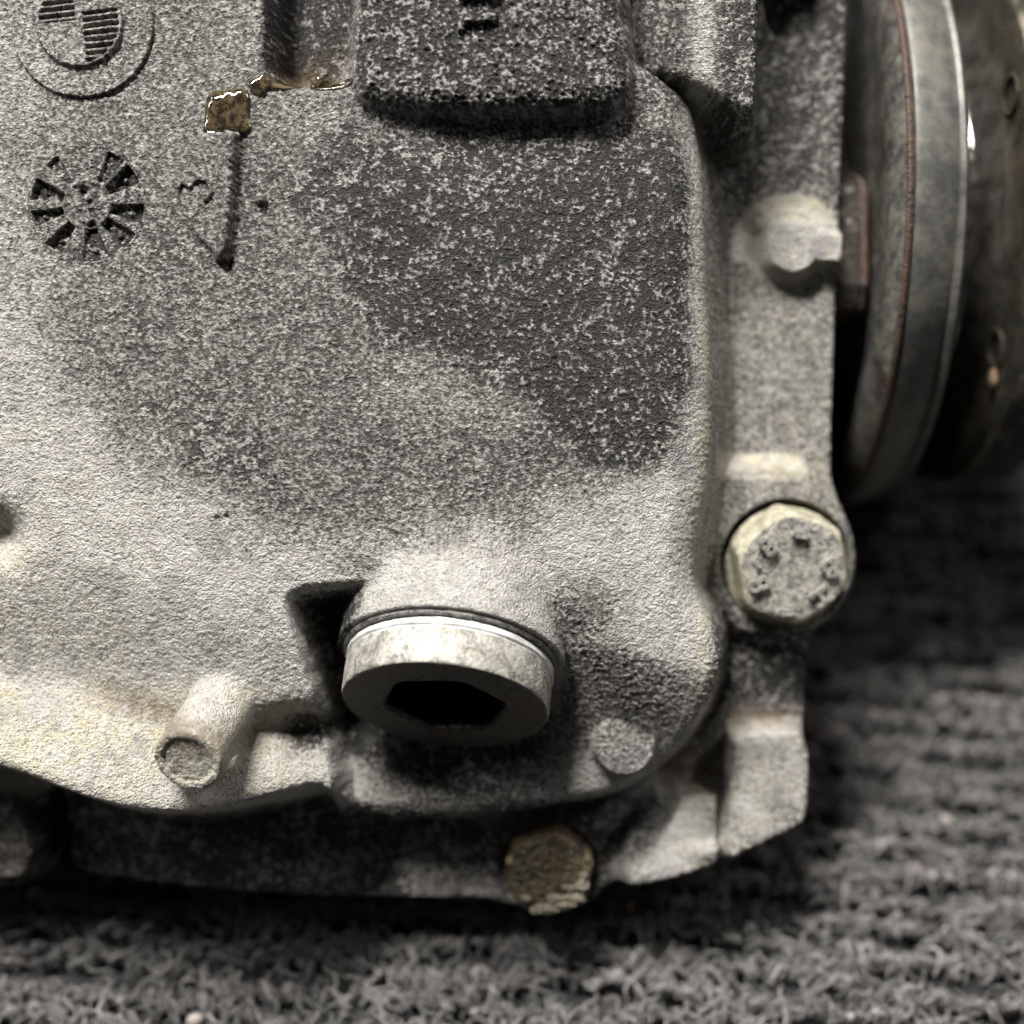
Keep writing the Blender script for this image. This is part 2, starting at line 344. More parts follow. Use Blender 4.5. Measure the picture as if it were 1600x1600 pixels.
def cast_material(name, attr=True, dirt=.4, warm=.4, brown=0.):
    m, nt, nodes, links, b = newmat(name); q = NB(nt); co = q.obj()
    if attr:
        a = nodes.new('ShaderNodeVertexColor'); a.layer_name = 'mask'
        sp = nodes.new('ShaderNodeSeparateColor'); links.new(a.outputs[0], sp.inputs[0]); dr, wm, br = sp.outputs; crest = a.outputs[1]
    else:
        dr = q.math('ADD', q.rng(q.noise(co, U / 60, 3), .3, .7, -.25, .25), dirt); wm = warm; br = brown; crest = n_c = q.noise(co, U / 8, 3, .6)
    n_big = q.noise(co, U / 90, 3); n_mid = q.noise(co, U / 20, 4, .6, .3); n_fine = q.noise(co, U / 6.5, 4, .7)
    n_sp = q.noise(co, U / 11, 4, .65)
    clean = q.mix(q.rng(n_mid, .3, .7), (.40, .388, .365, 1), (.60, .585, .555, 1))
    tan = q.mix(q.rng(n_mid, .35, .65), (.55, .50, .36, 1), (.62, .595, .50, 1))
    clean = q.mix(q.math('MULTIPLY', wm, q.rng(q.math('ADD', q.math('MULTIPLY', n_big, .5), q.math('MULTIPLY', n_sp, .5)), .38, .62, .15, 1.0)), clean, tan)
    # violet-grey faded blotches
    clean = q.mix(q.rng(q.noise(co, U / 55, 2, .5, .5), .56, .70, 0, .55), clean, (.28, .27, .27, 1))
    soot = q.mix(n_fine, (.008, .0075, .007, 1), (.040, .038, .036, 1))
    # grime gathers as speckles: threshold a fine noise by the amount of grime and painted shade
    t = q.math('ADD', q.math('MULTIPLY', n_sp, .36), q.math('MULTIPLY', n_fine, .30))
    t = q.math('ADD', t, q.math('MULTIPLY', q.noise(co, U / 38, 2, .6, .5), .14))
    t = q.math('ADD', t, q.math('MULTIPLY', crest, .20))
    t = q.rng(t, .37, .63, 0, 1, False)
    film = q.mix(n_fine, (.055, .051, .046, 1), (.13, .122, .11, 1))
    pit = q.math('ADD', q.math('MULTIPLY', q.math('SUBTRACT', .5, crest), .8), q.math('MULTIPLY', q.math('SUBTRACT', .5, n_fine), 1.2))
    n_film = q.math('ADD', q.math('ADD', dr, q.math('MULTIPLY', q.math('SUBTRACT', n_mid, .5), .5)), q.math('MULTIPLY', pit, q.rng(dr, 0, .4, .35, 1)))
    clean = q.mix(q.rng(n_film, -.02, .74, 0, .95), clean, film)
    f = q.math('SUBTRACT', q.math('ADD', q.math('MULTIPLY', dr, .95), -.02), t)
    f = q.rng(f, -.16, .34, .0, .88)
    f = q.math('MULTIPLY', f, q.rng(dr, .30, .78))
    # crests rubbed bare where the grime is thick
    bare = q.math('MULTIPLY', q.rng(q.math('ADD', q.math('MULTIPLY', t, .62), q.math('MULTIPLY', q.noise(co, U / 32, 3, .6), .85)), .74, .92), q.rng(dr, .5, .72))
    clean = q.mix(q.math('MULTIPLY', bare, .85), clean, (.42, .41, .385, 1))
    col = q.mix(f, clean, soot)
    col = q.mix(q.math('MULTIPLY', br, q.rng(n_sp, .35, .6, .3, .9)), col, (.14, .085, .045, 1))
    # dark pits in the skin
    col = q.mix(q.rng(n_fine, .36, .46, .45, 0), col, (.03, .028, .026, 1))
    links.new(col, b.inputs['Base Color'])
    q.set(b.inputs['Roughness'], q.math('ADD', q.rng(n_sp, .3, .7, .46, .7), q.math('MULTIPLY', br, -.32)))
    b.inputs['Specular IOR Level'].default_value = .3
    b.inputs['Metallic'].default_value = .12
    hgt = q.math('ADD', q.math('MULTIPLY', n_fine, .6), q.math('MULTIPLY', n_sp, .5))
    hgt = q.math('ADD', hgt, q.math('MULTIPLY', q.noise(co, U / 3.6, 2, .6), .8))
    links.new(q.bump(hgt, 10 * S, 1.0), b.inputs['Normal'])
    return m
M_CAST = cast_material('cast_aluminium')
M_CAST_PLAIN = cast_material('cast_aluminium_dirty', False, .62, .2, .25)
M_DARKCAST = cast_material('cast_aluminium_black', False, .95, .1, .2)

def metal(name, c0, c1, rough=.45, met=.6, scale=25, rust=0., bump=1.5, brs=.8):
    m, nt, nodes, links, b = newmat(name); q = NB(nt); co = q.obj()
    n1 = q.noise(co, U / scale, 4, .6, .4); n2 = q.noise(co, U / (scale / 4), 3, .6); n3 = q.noise(co, U / 80, 3, .6, .6)
    col = q.mix(q.rng(q.math('ADD', q.math('MULTIPLY', n1, .6), q.math('MULTIPLY', n2, .4)), .36, .62), (*c0, 1), (*c1, 1))
    if rust: col = q.mix(q.rng(n3, .45, .62, 0, rust), col, (.11, .045, .022, 1))
    links.new(col, b.inputs['Base Color'])
    q.set(b.inputs['Roughness'], q.rng(n1, .3, .7, rough - .12, rough + .15)); b.inputs['Metallic'].default_value = met
    links.new(q.bump(q.math('ADD', n1, n2), bump * S * 2, brs), b.inputs['Normal'])
    return m
M_PLUG = metal('plug_steel_side', (.20, .19, .16), (.44, .43, .39), .5, .35, 22, 0, 1.5)
M_PLUGF = metal('plug_steel_face', (.035, .033, .029), (.15, .14, .12), .38, .4, 9, .25, 1.8)
M_BRIGHT = metal('bright_machined_steel', (.60, .60, .59), (.80, .80, .78), .42, .35, 30, 0, .3)
M_WASH = metal('dull_washer_metal', (.07, .07, .066), (.30, .29, .27), .4, .5, 14, 0, 1.5)
M_BOLT = metal('zinc_bolt_steel', (.12, .12, .115), (.52, .50, .43), .5, .25, 16, .0, 5)
M_BOLTY = metal('yellow_zinc_flank', (.34, .31, .20), (.60, .57, .45), .5, .3, 14, .0, 3)
M_CRUST = metal('crusted_bolt_steel', (.012, .010, .007), (.12, .09, .045), .6, .05, 40, .3, 9)
M_SHIELD = metal('grey_dust_shield_steel', (.08, .085, .09), (.24, .235, .20), .38, .5, 50, .3, 1.2)
M_RIM = metal('rusty_rim_steel', (.03, .022, .018), (.10, .065, .05), .6, .2, 20, .35, 2)
M_BAND = metal('olive_steel_band', (.085, .086, .084), (.165, .16, .135), .52, .4, 90, .0, .6)
M_HUB = metal('oily_dark_hub_steel', (.12, .11, .105), (.36, .34, .31), .16, .85, 50, .25, .5)
M_OUT = metal('olive_output_flange_steel', (.07, .067, .055), (.16, .15, .115), .32, .65, 80, .2, .6)
M_BLACK = metal('black_bore_shade', (.004, .004, .004), (.012, .011, .01), .35, .0, 20, 0, 1)  # near-black colour stands in for the shade deep inside holes

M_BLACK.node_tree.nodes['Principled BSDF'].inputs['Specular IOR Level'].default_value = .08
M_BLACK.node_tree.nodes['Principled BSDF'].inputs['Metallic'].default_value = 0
def oil_material():
    m, nt, nodes, links, b = newmat('amber_gear_oil'); q = NB(nt); co = q.obj()
    n1 = q.noise(co, U / 8, 3, .6, .4); n2 = q.noise(co, U / 26, 3)
    col = q.mix(q.rng(n1, .38, .66), (.016, .012, .008, 1), (.09, .068, .036, 1))
    col = q.mix(q.rng(n2, .5, .7, 0, .4), col, (.20, .165, .095, 1))
    links.new(col, b.inputs['Base Color']); b.inputs['Roughness'].default_value = .06; b.inputs['IOR'].default_value = 1.5
    b.inputs['Coat Weight'].default_value = 1; b.inputs['Coat Roughness'].default_value = .02
    links.new(q.bump(n2, 2 * S, .08), b.inputs['Normal'])
    return m
M_OIL = oil_material()

# ------------------------------------------------------------------ COVER CASTING
def axis(a, b, lo, hi, step, coarse):
    return np.concatenate([np.arange(a, lo, coarse), np.arange(lo, hi, step), np.arange(hi, b + coarse, coarse)])
us = axis(-420, 1420, -30, 1400, 2.3, 9); vs = axis(-420, 1520, -30, 1500, 2.3, 9)
u, v = np.meshgrid(us, vs)
h, dF = form(u, v)
hb = h.copy()
h = h + grain(u, v, h) * (h > -330)
keep = (hb > -343)
fc = gridfaces(len(us), len(vs))
kf = keep.ravel()[fc].any(1); fc = fc[kf]
used = np.zeros(u.size, bool); used[fc.ravel()] = True
idx = np.cumsum(used) - 1
vw = W(u - 800, 800 - v, h).reshape(-1, 3)[used]
cover = link('cover_casting', vw, idx[fc], M_CAST, root, origin=Wv(0, 0, -100))
def gmask(u, v, m=None):
    g = grain(u, v, 0 * u) / (1.05 + .75 * .4)
    m = masks(u, v) if m is None else m
    return np.concatenate([m, np.clip(.5 + .28 * g, 0, 1)[..., None]], -1)
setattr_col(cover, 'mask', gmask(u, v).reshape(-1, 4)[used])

def patch(name, u0, u1, v0, v1, step, fn, mat, parent, keepfn, label=None, gr=1.0, msk=None):
    uu, vv = np.meshgrid(np.arange(u0, u1, step), np.arange(v0, v1, step))
    hh, _ = form(uu, vv, False)
    hh = hh + fn(uu, vv) + gr * grain(uu, vv, hh)
    f = gridfaces(uu.shape[1], uu.shape[0]); k = keepfn(uu, vv).ravel()[f].all(1); f = f[k]
    usd = np.zeros(uu.size, bool); usd[f.ravel()] = True; ix = np.cumsum(usd) - 1
    o = link(name, W(uu - 800, 800 - vv, hh).reshape(-1, 3)[usd], ix[f], mat, parent, label=label)
    mk = masks(uu, vv)
    if msk is not None: mk = msk(uu, vv, mk)
    setattr_col(o, 'mask', gmask(uu, vv, mk).reshape(-1, 4)[usd])
    return o
# cast roundel: ring, inner disc, two hatched quarters
def emblem(u, v):
    wob = 2.2 * pn(u / 6, v / 6, 2)
    r = np.hypot(u - 133, v - 45) + wob; ri = np.hypot(u - 130, v - 42) + wob
    h = -10 + 17 * ss(114.5, 109.5, r)
    ca, sa = math.cos(math.radians(5)), math.sin(math.radians(5))
    x = (u - 129) * ca - (v - 36) * sa; y = (u - 129) * sa + (v - 36) * ca
    inn = ss(70, 66.5, ri)
    h = h + 8 * inn
    qd = ((x < -3) & (y < 3)) | ((x > 5) & (y > -9))
    ph = (y + 1) / 10.4 * 2 * math.pi
    hat = (.5 + .5 * np.cos(ph)) ** 1.0
    edge = ss(0, 4, np.minimum(np.where(x < 0, -x - 3, x - 5), 66 - ri - 1)) * np.where(x < 0, ss(5, 1, y), ss(-10, -7, y))
    h = h - np.where(qd, edge * 7.5 * (1 - hat) ** 1.4 * (1 + .4 * pn(u / 9, v / 5, 5)), 0)
    return h
patch('cast_roundel_emblem', 15, 252, -75, 165, .95, emblem, M_CAST, cover, lambda u, v: np.hypot(u - 133, v - 45) < 118,
      'raised ring emblem with two hatched quarters', .55)
PK = [(33, 12, 15), (-11, 12, 13), (-43, 13, 11), (-81, 15, 11), (-128, 11, 15), (-166, 9, 11), (163, 12, 15), (129, 9, 7), (58, 10, 8), (93, 9, 2)]
def clock(u, v):
    x = u - 139; y = 322 - v; r = np.hypot(x, y) + .9 * pn(u / 6, v / 6, 3); a = np.degrees(np.arctan2(y, x))
    h = 0 * u
    for c, hw, dp in PK:
        da = np.abs((a - c + 180) % 360 - 180)
        arc = (hw - da) * math.pi / 180 * r
        h = h - .85 * dp * ss(0, 4.2, arc) * ss(37, 41, r) * ss(90, 86, r)
        px, py = 70 * math.cos(math.radians(c)), 70 * math.sin(math.radians(c))
        if dp > 9: h = h + 5 * np.exp(-(((x - px) / 4.5) ** 2 + ((y - py) / 4.5) ** 2) ** 1.5)
    for (px, py, rr, k) in ((-4, 20, 8, -9), (7, -34, 8, -8), (4, 2, 5, -5), (6, -9, 5, -5), (-8, -25, 5, 3), (-14, -3, 7, 2)):
        h = h + k * np.exp(-(((x - px) / rr) ** 2 + ((y - py) / rr) ** 2) ** 2)
    h = h + 2.5 * np.exp(-((r - 36) / 3) ** 2)
    return h + .4
def clock_mask(u, v, m):
    m = m.copy(); x = u - 139; y = 322 - v
    m[..., 0] = np.clip(m[..., 0] + .10 + .22 * (clock(u, v) < -5), 0, 1); return m
patch('cast_date_dial', 44, 234, 228, 418, .95, clock, M_CAST, cover, lambda u, v: np.hypot(u - 139, v - 322) < 93.5, 'round date stamp with wedge pockets', .6, clock_mask)
def marks(u, v):
    def bar(x0, x1, y0, y1, e=2.5): return ss(-e, e, np.minimum(np.minimum(u - x0, x1 - u), np.minimum(v - y0, y1 - v)) + 2 * pn(u / 7, v / 7, 2))
    k = np.maximum.reduce([bar(717, 783, 2, 21), bar(722, 778, 42, 56), bar(717, 728, 42, 68)])
    return -9 + 19 * k
patch('cast_letter', 709, 791, -6, 76, 1.0, marks, M_CAST, cover, lambda u, v: u > 0, 'cast letter H on its side', .6)
# small cast numeral left of the fin
def numeral(u, v):
    k = 0 * u
    for (ax, ay, bx, by) in ((288, 288, 302, 296), (302, 296, 312, 284), (312, 284, 330, 288), (330, 288, 336, 306), (336, 306, 326, 318), (288, 288, 284, 296)):
        ex, ey = bx - ax, by - ay; t = np.clip(((u - ax) * ex + (v - ay) * ey) / (ex * ex + ey * ey), 0, 1)
        k = np.maximum(k, ss(5.5, 2, np.hypot(u - ax - t * ex, v - ay - t * ey)))
    return -4.5 + 10 * k
patch('cast_numeral', 276, 346, 276, 326, 1.0, numeral, M_CAST, cover, lambda u, v: u > 0, 'worn cast numeral 3', .7)

# ------------------------------------------------------------------ oil puddles on the cover
def puddle(name, poly, step, thick, label, rnd=12., lvl=False):
    poly = smooth_poly(poly, 2); xs = [p[0] for p in poly]; ys = [p[1] for p in poly]
    uu, vv = np.meshgrid(np.arange(min(xs) - 4, max(xs) + 4, step), np.arange(min(ys) - 4, max(ys) + 4, step))
    d = sdp(uu, vv, poly) + 1.6 * pn(uu / 9, vv / 9, 2)
    hh, _ = form(uu, vv, False)
    # surface tension: level over the hollow, rounded at the rim
    t = np.clip(d / rnd, 0, 1); hs = hh + .08 * grain(uu, vv, hh)
    if lvl: k = ss(0, .5, t); hs = hs * (1 - k) + k * (hh[d > 0].mean() - .10 * (vv - vv.mean()))
    z = hs + thick * np.sqrt(1 - (1 - t) ** 2) - 3 * (d < 0)
    f = gridfaces(uu.shape[1], uu.shape[0]); f = f[(d > -2).ravel()[f].all(1)]
    usd = np.zeros(uu.size, bool); usd[f.ravel()] = True; ix = np.cumsum(usd) - 1
    return link(name, W(uu - 800, 800 - vv, z).reshape(-1, 3)[usd], ix[f], M_OIL, cover, label=label)
puddle('oil_puddle', [(322, 172), (330, 148), (352, 146), (392, 142), (397, 168), (393, 190), (400, 212), (384, 218), (366, 206), (350, 209), (340, 216), (318, 212), (324, 190)], 1.3, 10, 'square amber oil drop with a bright glint', 38, True)
puddle('oil_puddle', [(398, 152), (386, 136), (404, 126), (420, 118), (455, 122), (480, 134), (452, 146), (425, 146), (412, 158)], 1.3, 5, 'thin amber trail of oil')
puddle('oil_puddle', [(478, 128), (486, 112), (500, 108), (522, 118), (548, 120), (556, 130), (520, 140), (490, 142)], 1.3, 16, 'oil pooled beside the pad', 14, True)

# ------------------------------------------------------------------ turned parts
def frame_for(a, up=(0, 1, 0)):
    a = nrm(a); x = nrm(np.cross(up, a)); y = np.cross(a, x); return a, x, y
def lathe_rings(rings, c, a, seg=96, up=(0, 1, 0), shape=None, phase=0.0, jitter=0.0):
    """rings: list of (axial, radius or function(theta) -> radius); returns verts in cover frame"""
    a, x, y = frame_for(a, up); t = np.linspace(0, 2 * np.pi, seg, endpoint=False) + phase
    vs = []
    for (s, r) in rings:
        rr = r(t) if callable(r) else np.full(seg, float(r))
        p = np.array(c)[None] + s * a[None] + rr[:, None] * (np.cos(t)[:, None] * x[None] + np.sin(t)[:, None] * y[None])
        vs.append(p)
    return np.concatenate(vs)
def ring_faces(nr, seg, cap0=False, cap1=False):
    i = np.arange(nr - 1)[:, None] * seg; j = np.arange(seg)[None]; k = (j + 1) % seg
    f = np.stack([i + j, i + k, i + seg + k, i + seg + j], -1).reshape(-1, 4).tolist()
    if cap0: f.append(list(range(seg - 1, -1, -1)))
    if cap1: f.append(list(range((nr - 1) * seg, nr * seg)))
    return f
def lathe(name, rings, c, a, mat, parent, seg=96, cap0=False, cap1=False, label=None, phase=0., matidx=None, rough=0., up=(0, 1, 0)):
    p = lathe_rings(rings, c, a, seg, up, phase=phase)
    if rough:
        n = fbm((p[:, 0] + p[:, 2] * .7) / 14, (p[:, 1] - p[:, 2] * .6) / 14, 3)
        q = p - np.array(c)[None]; q = q / (np.linalg.norm(q, axis=1, keepdims=True) + 1e-6)
        p = p + q * (n * rough)[:, None]
    o = link(name, W(p[:, 0], p[:, 1], p[:, 2]), ring_faces(len(rings), seg, cap0, cap1), mat, parent, label=label)
    if matidx:
        for r0, r1, m in matidx:
            for r in range(r0, r1):
                for j in range(seg): o.data.polygons[r * seg + j].material_index = m
    o.data.set_sharp_from_angle(angle=math.radians(38))
    return o
def hexr(R, rnd=.12, ph=0.):     # corner radius R, corners slightly rounded
    def f(t):
        m = (t - ph) % (math.pi / 3) - math.pi / 6
        ap = R * math.cos(math.pi / 6); r = ap / np.cos(m)
        return np.minimum(r, R * (1 - rnd * .5))
    return f
# drain plug
washer = lathe('plug_washer', [(-9, 172), (-9, 174), (-3, 174.5), (0, 172), (0, 150)], PE - PA * PT, PA, M_WASH, root, 128, label='thin dull sealing washer', rough=1.2)
HEX0 = math.pi / 2 + math.radians(30) + math.radians(4)
hr = lambda R: hexr(R, .10, HEX0)
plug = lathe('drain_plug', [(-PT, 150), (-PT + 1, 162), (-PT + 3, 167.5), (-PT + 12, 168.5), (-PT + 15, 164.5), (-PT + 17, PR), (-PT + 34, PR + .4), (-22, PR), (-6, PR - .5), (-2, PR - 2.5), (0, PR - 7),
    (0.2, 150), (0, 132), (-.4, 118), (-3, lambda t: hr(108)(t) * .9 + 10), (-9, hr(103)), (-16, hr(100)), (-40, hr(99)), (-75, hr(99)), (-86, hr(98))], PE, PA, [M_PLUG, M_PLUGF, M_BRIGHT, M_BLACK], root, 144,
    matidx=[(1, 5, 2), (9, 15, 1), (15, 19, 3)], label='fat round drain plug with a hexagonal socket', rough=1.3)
lathe('socket_floor', [(-84, hr(100)), (-85, 60), (-86, 4)], PE, PA, M_BLACK, plug, 144, cap1=True, label='bottom of the socket, blackened to paint its shade')

for (dx, dh, rr) in ((-22, 0, 5), (4, 3, 6), (22, 4, 4), (-6, 1, 3)):
    aa, xx, yy = frame_for(PA); pp = PE + xx * dx - yy * (84 - dh) - aa * 6
    o_ = None
    OILB = globals().setdefault('OILB', []); OILB.append((pp, rr))
def text_mesh(ch, size, depth):
    cu = bpy.data.curves.new('t', 'FONT'); cu.body = ch; cu.size = size; cu.extrude = depth; cu.bevel_depth = .8; cu.bevel_resolution = 1; cu.offset = .7
    cu.align_x = 'CENTER'; cu.align_y = 'CENTER'
    ob = bpy.data.objects.new('t', cu); C.objects.link(ob)
    dg = bpy.context.evaluated_depsgraph_get(); me = bpy.data.meshes.new_from_object(ob.evaluated_get(dg))
    vs = np.array([x.co[:] for x in me.vertices]); fs = [list(p.vertices) for p in me.polygons]
    bpy.data.objects.remove(ob); bpy.data.meshes.remove(me)
    return vs, fs
def bolt(c, a, R, H, ph, mats, label, glyphs=(), rough=1.2, wr=None, ch=(.965, .915, .855)):
    a = nrm(a); c = np.array(c, float)
    w = None
    if wr: w = lathe('bolt_washer', [(-H - 14, wr), (-H - 3, wr + 1), (-H, wr - 2), (-H, R * .8)], c, a, mats[1], root, 96, rough=1.5, label='flat washer under the bolt head')
    f = lambda k, rn=.12: hexr(R * k, rn, ph)
    o = lathe('hex_bolt', [(-H, f(1, .05)), (-H + 3, f(1.01, .05)), (-H * .55, f(1.0, .05)), (-13, f(1, .06)), (-8, lambda t: np.minimum(hexr(R, .06, ph)(t), R * ch[0])), (-3, lambda t: np.minimum(hexr(R * .99, .1, ph)(t), R * ch[1])), (0, lambda t: np.minimum(hexr(R * .955, .1, ph)(t), R * ch[2])), (1, R * .80), (.6, R * .55), (.2, R * .3), (0, R * .08)],
              c, a, list(mats), root, 96, cap1=True, matidx=[(0, 6, 1)], rough=rough, label=label)
    aa, x, y = frame_for(a)
    for (ch, ang, rad, size, rot) in glyphs:
        if ch == '-':
            vs = np.array([(sx * size * .5, sy * size * .2, sz) for sz in (-2, 7) for sx, sy in ((-1, -.5), (-.8, -1), (.8, -1), (1, -.4), (.9, .8), (-.9, 1))], float)
            vs[6:, :2] *= .86
            n = 6; fs = [[i, (i + 1) % n, n + (i + 1) % n, n + i] for i in range(n)] + [list(range(n, 2 * n))]
        else: vs, fs = text_mesh(ch, size, 5.5)
        r = math.radians(rot); px, py = rad * math.cos(math.radians(ang)), rad * math.sin(math.radians(ang))
        X = vs[:, 0] * math.cos(r) - vs[:, 1] * math.sin(r) + px; Y = vs[:, 0] * math.sin(r) + vs[:, 1] * math.cos(r) + py
        p = c[None] + X[:, None] * x[None] + Y[:, None] * y[None] + (vs[:, 2] + 3.5)[:, None] * aa[None]
        p += .4 * pn(p[:, 0] / 5, p[:, 1] / 5, 1)[:, None]
        link('raised_mark', W(p[:, 0], p[:, 1], p[:, 2]), fs, mats[0], o, smooth=False, label=('raised dash' if ch == '-' else 'raised dot' if ch == '.' else 'raised character ' + ch))
    return o
bolt(BC, (.10, -.20, 1), 103, 58, math.radians(161), (M_BOLT, M_BOLTY), 'zinc hex bolt with raised characters on its head',
     [('-', 83, 60, 32, -8), ('8', 140, 60, 48, 50), ('.', 170, 76, 56, 70), ('8', 203, 62, 48, 115), ('-', 262, 74, 32, -4), ('H', 318, 68, 46, 130), ('B', 3, 60, 46, 205)], wr=None)
lathe('bolt_flange', [(-20, 104), (-2, 105), (4, 101), (10, 88)], np.array(BC) - np.array([0, 0, 62]), (.05, -.10, 1), M_BOLTY, root, 96, rough=2.5, label='round flange under the marked bolt head')
bolt(F1(860, 1368, -200), (.06, -.25, 1), 80, 52, math.radians(20), (M_CRUST, M_CRUST), 'hex bolt crusted with brown and pale dirt', rough=4.5, wr=None, ch=(1., .98, .93))
bolt(F1(-8, 1318, -215), (-.1, -.2, 1), 76, 40, math.radians(5), (M_CAST_PLAIN, M_CAST_PLAIN), 'dim grey hex bolt in shadow', rough=3)

# pale crust on the lower bolt
def lump(name, c, r, mat, parent, label=None, seed=0, rough=.45, sub=3):
    bm = bmesh.new(); bmesh.ops.create_icosphere(bm, subdivisions=sub, radius=1)
    vs = np.array([x.co[:] for x in bm.verts]); fs = [[q.index for q in f.verts] for f in bm.faces]; bm.free()
    n = fbm(vs[:, 0] * 2 + seed * 3.1, vs[:, 1] * 2 + vs[:, 2] * 1.7 + seed, 2)
    vs = vs * (1 + rough * n)[:, None] * np.array(r)[None] + np.array(c)[None]
    return link(name, W(vs[:, 0], vs[:, 1], vs[:, 2]), fs, mat, parent, label=label)
for pp, rr in OILB: lump('oil_bead', pp, (rr * 1.6, rr, rr), M_OIL, plug, 'tiny oil bead on the lip of the socket', rr, .1)
M_PALE = metal('pale_dried_dirt', (.06, .05, .033), (.30, .27, .20), .6, .0, 12, 0, 4)
M_TANC = metal('tan_dried_dirt', (.16, .10, .05), (.45, .32, .19), .6, 0, 12, 0, 3)
crx = [(878, 1414, 22, 9, 0), (858, 1420, 18, 9, 0), (897, 1402, 16, 10, 0), (908, 1384, 11, 12, 0), (842, 1421, 12, 8, 0), (870, 1404, 18, 7, 0), (890, 1388, 12, 6, 0), (913, 1366, 8, 9, 0),
       (845, 1309, 13, 7, 1), (832, 1318, 8, 5, 1), (905, 1332, 6, 5, 0), (800, 1345, 10, 8, 1), (812, 1325, 6, 5, 1), (806, 1380, 7, 6, 0), (822, 1404, 9, 6, 0)]
for k, (x, y, rx, ry, m) in enumerate(crx):
    lump('dirt_crust', F1(x, y, -205), (rx, ry, 7), (M_PALE, M_TANC)[m], root, ('lump of dried pale dirt', 'lump of dried tan dirt')[m], k, .8)

# ------------------------------------------------------------------ carrier housing behind the cover
def loft(name, outlines, mat, parent, label=None, cap=True):
    n = len(outlines[0][0]); vs = []
    for pts, h0 in outlines:
        hs = h0 if hasattr(h0, '__len__') else [h0] * n
        vs += [(x - 800, 800 - y, q) for (x, y), q in zip(pts, hs)]
    vs = np.array(vs, float); fs = ring_faces(len(outlines), n, False, cap)
    o = link(name, W(vs[:, 0], vs[:, 1], vs[:, 2]), fs, mat, parent, smooth=False, label=label); return o
def inset(pts, cx, cy, k, ymax=None):
    q = [(cx + (x - cx) * k, cy + (y - cy) * k) for x, y in pts]
    return [(x, min(y, ymax)) for x, y in q] if ymax is not None else q
loft('carrier_flange', [(inset(FL, 600, 500, .965), -300), (inset(FL, 600, 500, .965), -402)], M_DARKCAST, root, 'dark carrier flange behind the cover')
def zmax(h): return 800 - ((FLOOR + 14) - h * SP) / CP       # lowest y (down) that stays above the carpet at height h
loft('carrier_housing', [(inset(FL, 600, 500, .93), -395), (inset(FL, 600, 500, .90, zmax(-560)), -560), (inset(FL, 600, 450, .80, zmax(-900)), -900), (inset(FL, 600, 400, .6, zmax(-1100)), -1100)], M_DARKCAST, root, 'dark cast carrier housing')

# ------------------------------------------------------------------ output shaft side (turned about the x axis)
AC = np.array((0.0, 570.0, -650.0)); AX = (1, 0, 0)
def turned(name, prof, mat, parent, label=None, seg=288, matidx=None, cap0=False, cap1=False, rough=0.):
    return lathe(name, [(x, r) for x, r in prof], AC, AX, mat, parent, seg, cap0, cap1, label=label, matidx=matidx, rough=rough)
turned('side_bearing_cover', [(380, 400), (500, 395), (560, 390), (575, 372), (590, 350), (596, 200), (640, 190)], M_DARKCAST, root, 'dark bearing housing between carrier and dust shield')
shield = turned('dust_shield', [(642, 180), (640, 400), (634, 455), (628, 490), (630, 520), (637, 545), (646, 559)], M_SHIELD, root, 'grey dished dust shield')
turned('shield_rim', [(643, 554), (645, 559), (649, 561), (653, 560), (656, 557), (656, 552)], M_RIM, shield, 'thin rusty rim of the dust shield')
turned('shield_band', [(656, 550), (660, 556), (668, 558), (692, 553), (718, 543), (730, 536), (735, 532), (738, 537), (746, 539), (752, 534), (755, 522), (758, 440), (758, 300)], M_BAND, shield, 'olive grey outer band with a lip')
outf = turned('output_flange', [(750, 335), (770, 330), (826, 326), (838, 334), (845, 355), (860, 396), (866, 404), (868, 440), (868, 490), (874, 506), (884, 512), (960, 512), (975, 508), (985, 494), (988, 300), (988, 10)], [M_OUT, M_HUB, M_DARKCAST], root,
              'round output flange with bolt holes', matidx=[(0, 5, 1), (10, 15, 2)], cap1=True)
for k in range(6):
    t = math.radians(-39.5 + 60 * k); y0, h0 = AC[1] + 438 * math.sin(t), AC[2] + 438 * math.cos(t)
    lathe('bolt_hole', [(-3, 37), (-6, 35), (-7, 32), (-5, 29), (4, 28), (5, 1)], (868, y0, h0), (1, .0, .0), [M_OUT, M_BLACK], outf, 48, matidx=[(3, 5, 1)], cap1=True, label='drilled hole in the output flange')
lump('grease_blob', (861, AC[1] + 438 * math.sin(math.radians(-39.5)) - 52, AC[2] + 438 * math.cos(math.radians(-39.5)) - 8), (5, 17, 15), M_TANC, outf, 'tan blob below the bolt hole', 3, .25)
# angular lug with a rusty edge between cover flange and dust shield
def prism_x(name, pts, x0, x1, mat, parent, label):
    n = len(pts); cy = sum(p[0] for p in pts) / n; chh = sum(p[1] for p in pts) / n
    vs = []
    for x, k in ((x0, 1.0), (x1 - 5, 1.0), (x1, .97)):
        vs += [(x, cy + (a - cy) * k, chh + (b - chh) * k) for a, b in pts]
    vs = np.array(vs, float)
    return link(name, W(vs[:, 0], vs[:, 1], vs[:, 2]), ring_faces(3, n, True, True), mat, parent, smooth=False, label=label)
def lugpts(e): return [(625 + e, -390), (585 + e, -290 + e), (560 + e, -272 + e), (400 - e, -268 + e), (362 - e, -290 + e), (342 - e, -390), (342 - e, -470), (625 + e, -470)]
lug = prism_x('bearing_lug', lugpts(0), 480, 612, M_DARKCAST, root, 'black angular bearing lug')
prism_x('lug_edge', lugpts(3), 612, 624, M_RIM, lug, 'rusty red edge of the lug')

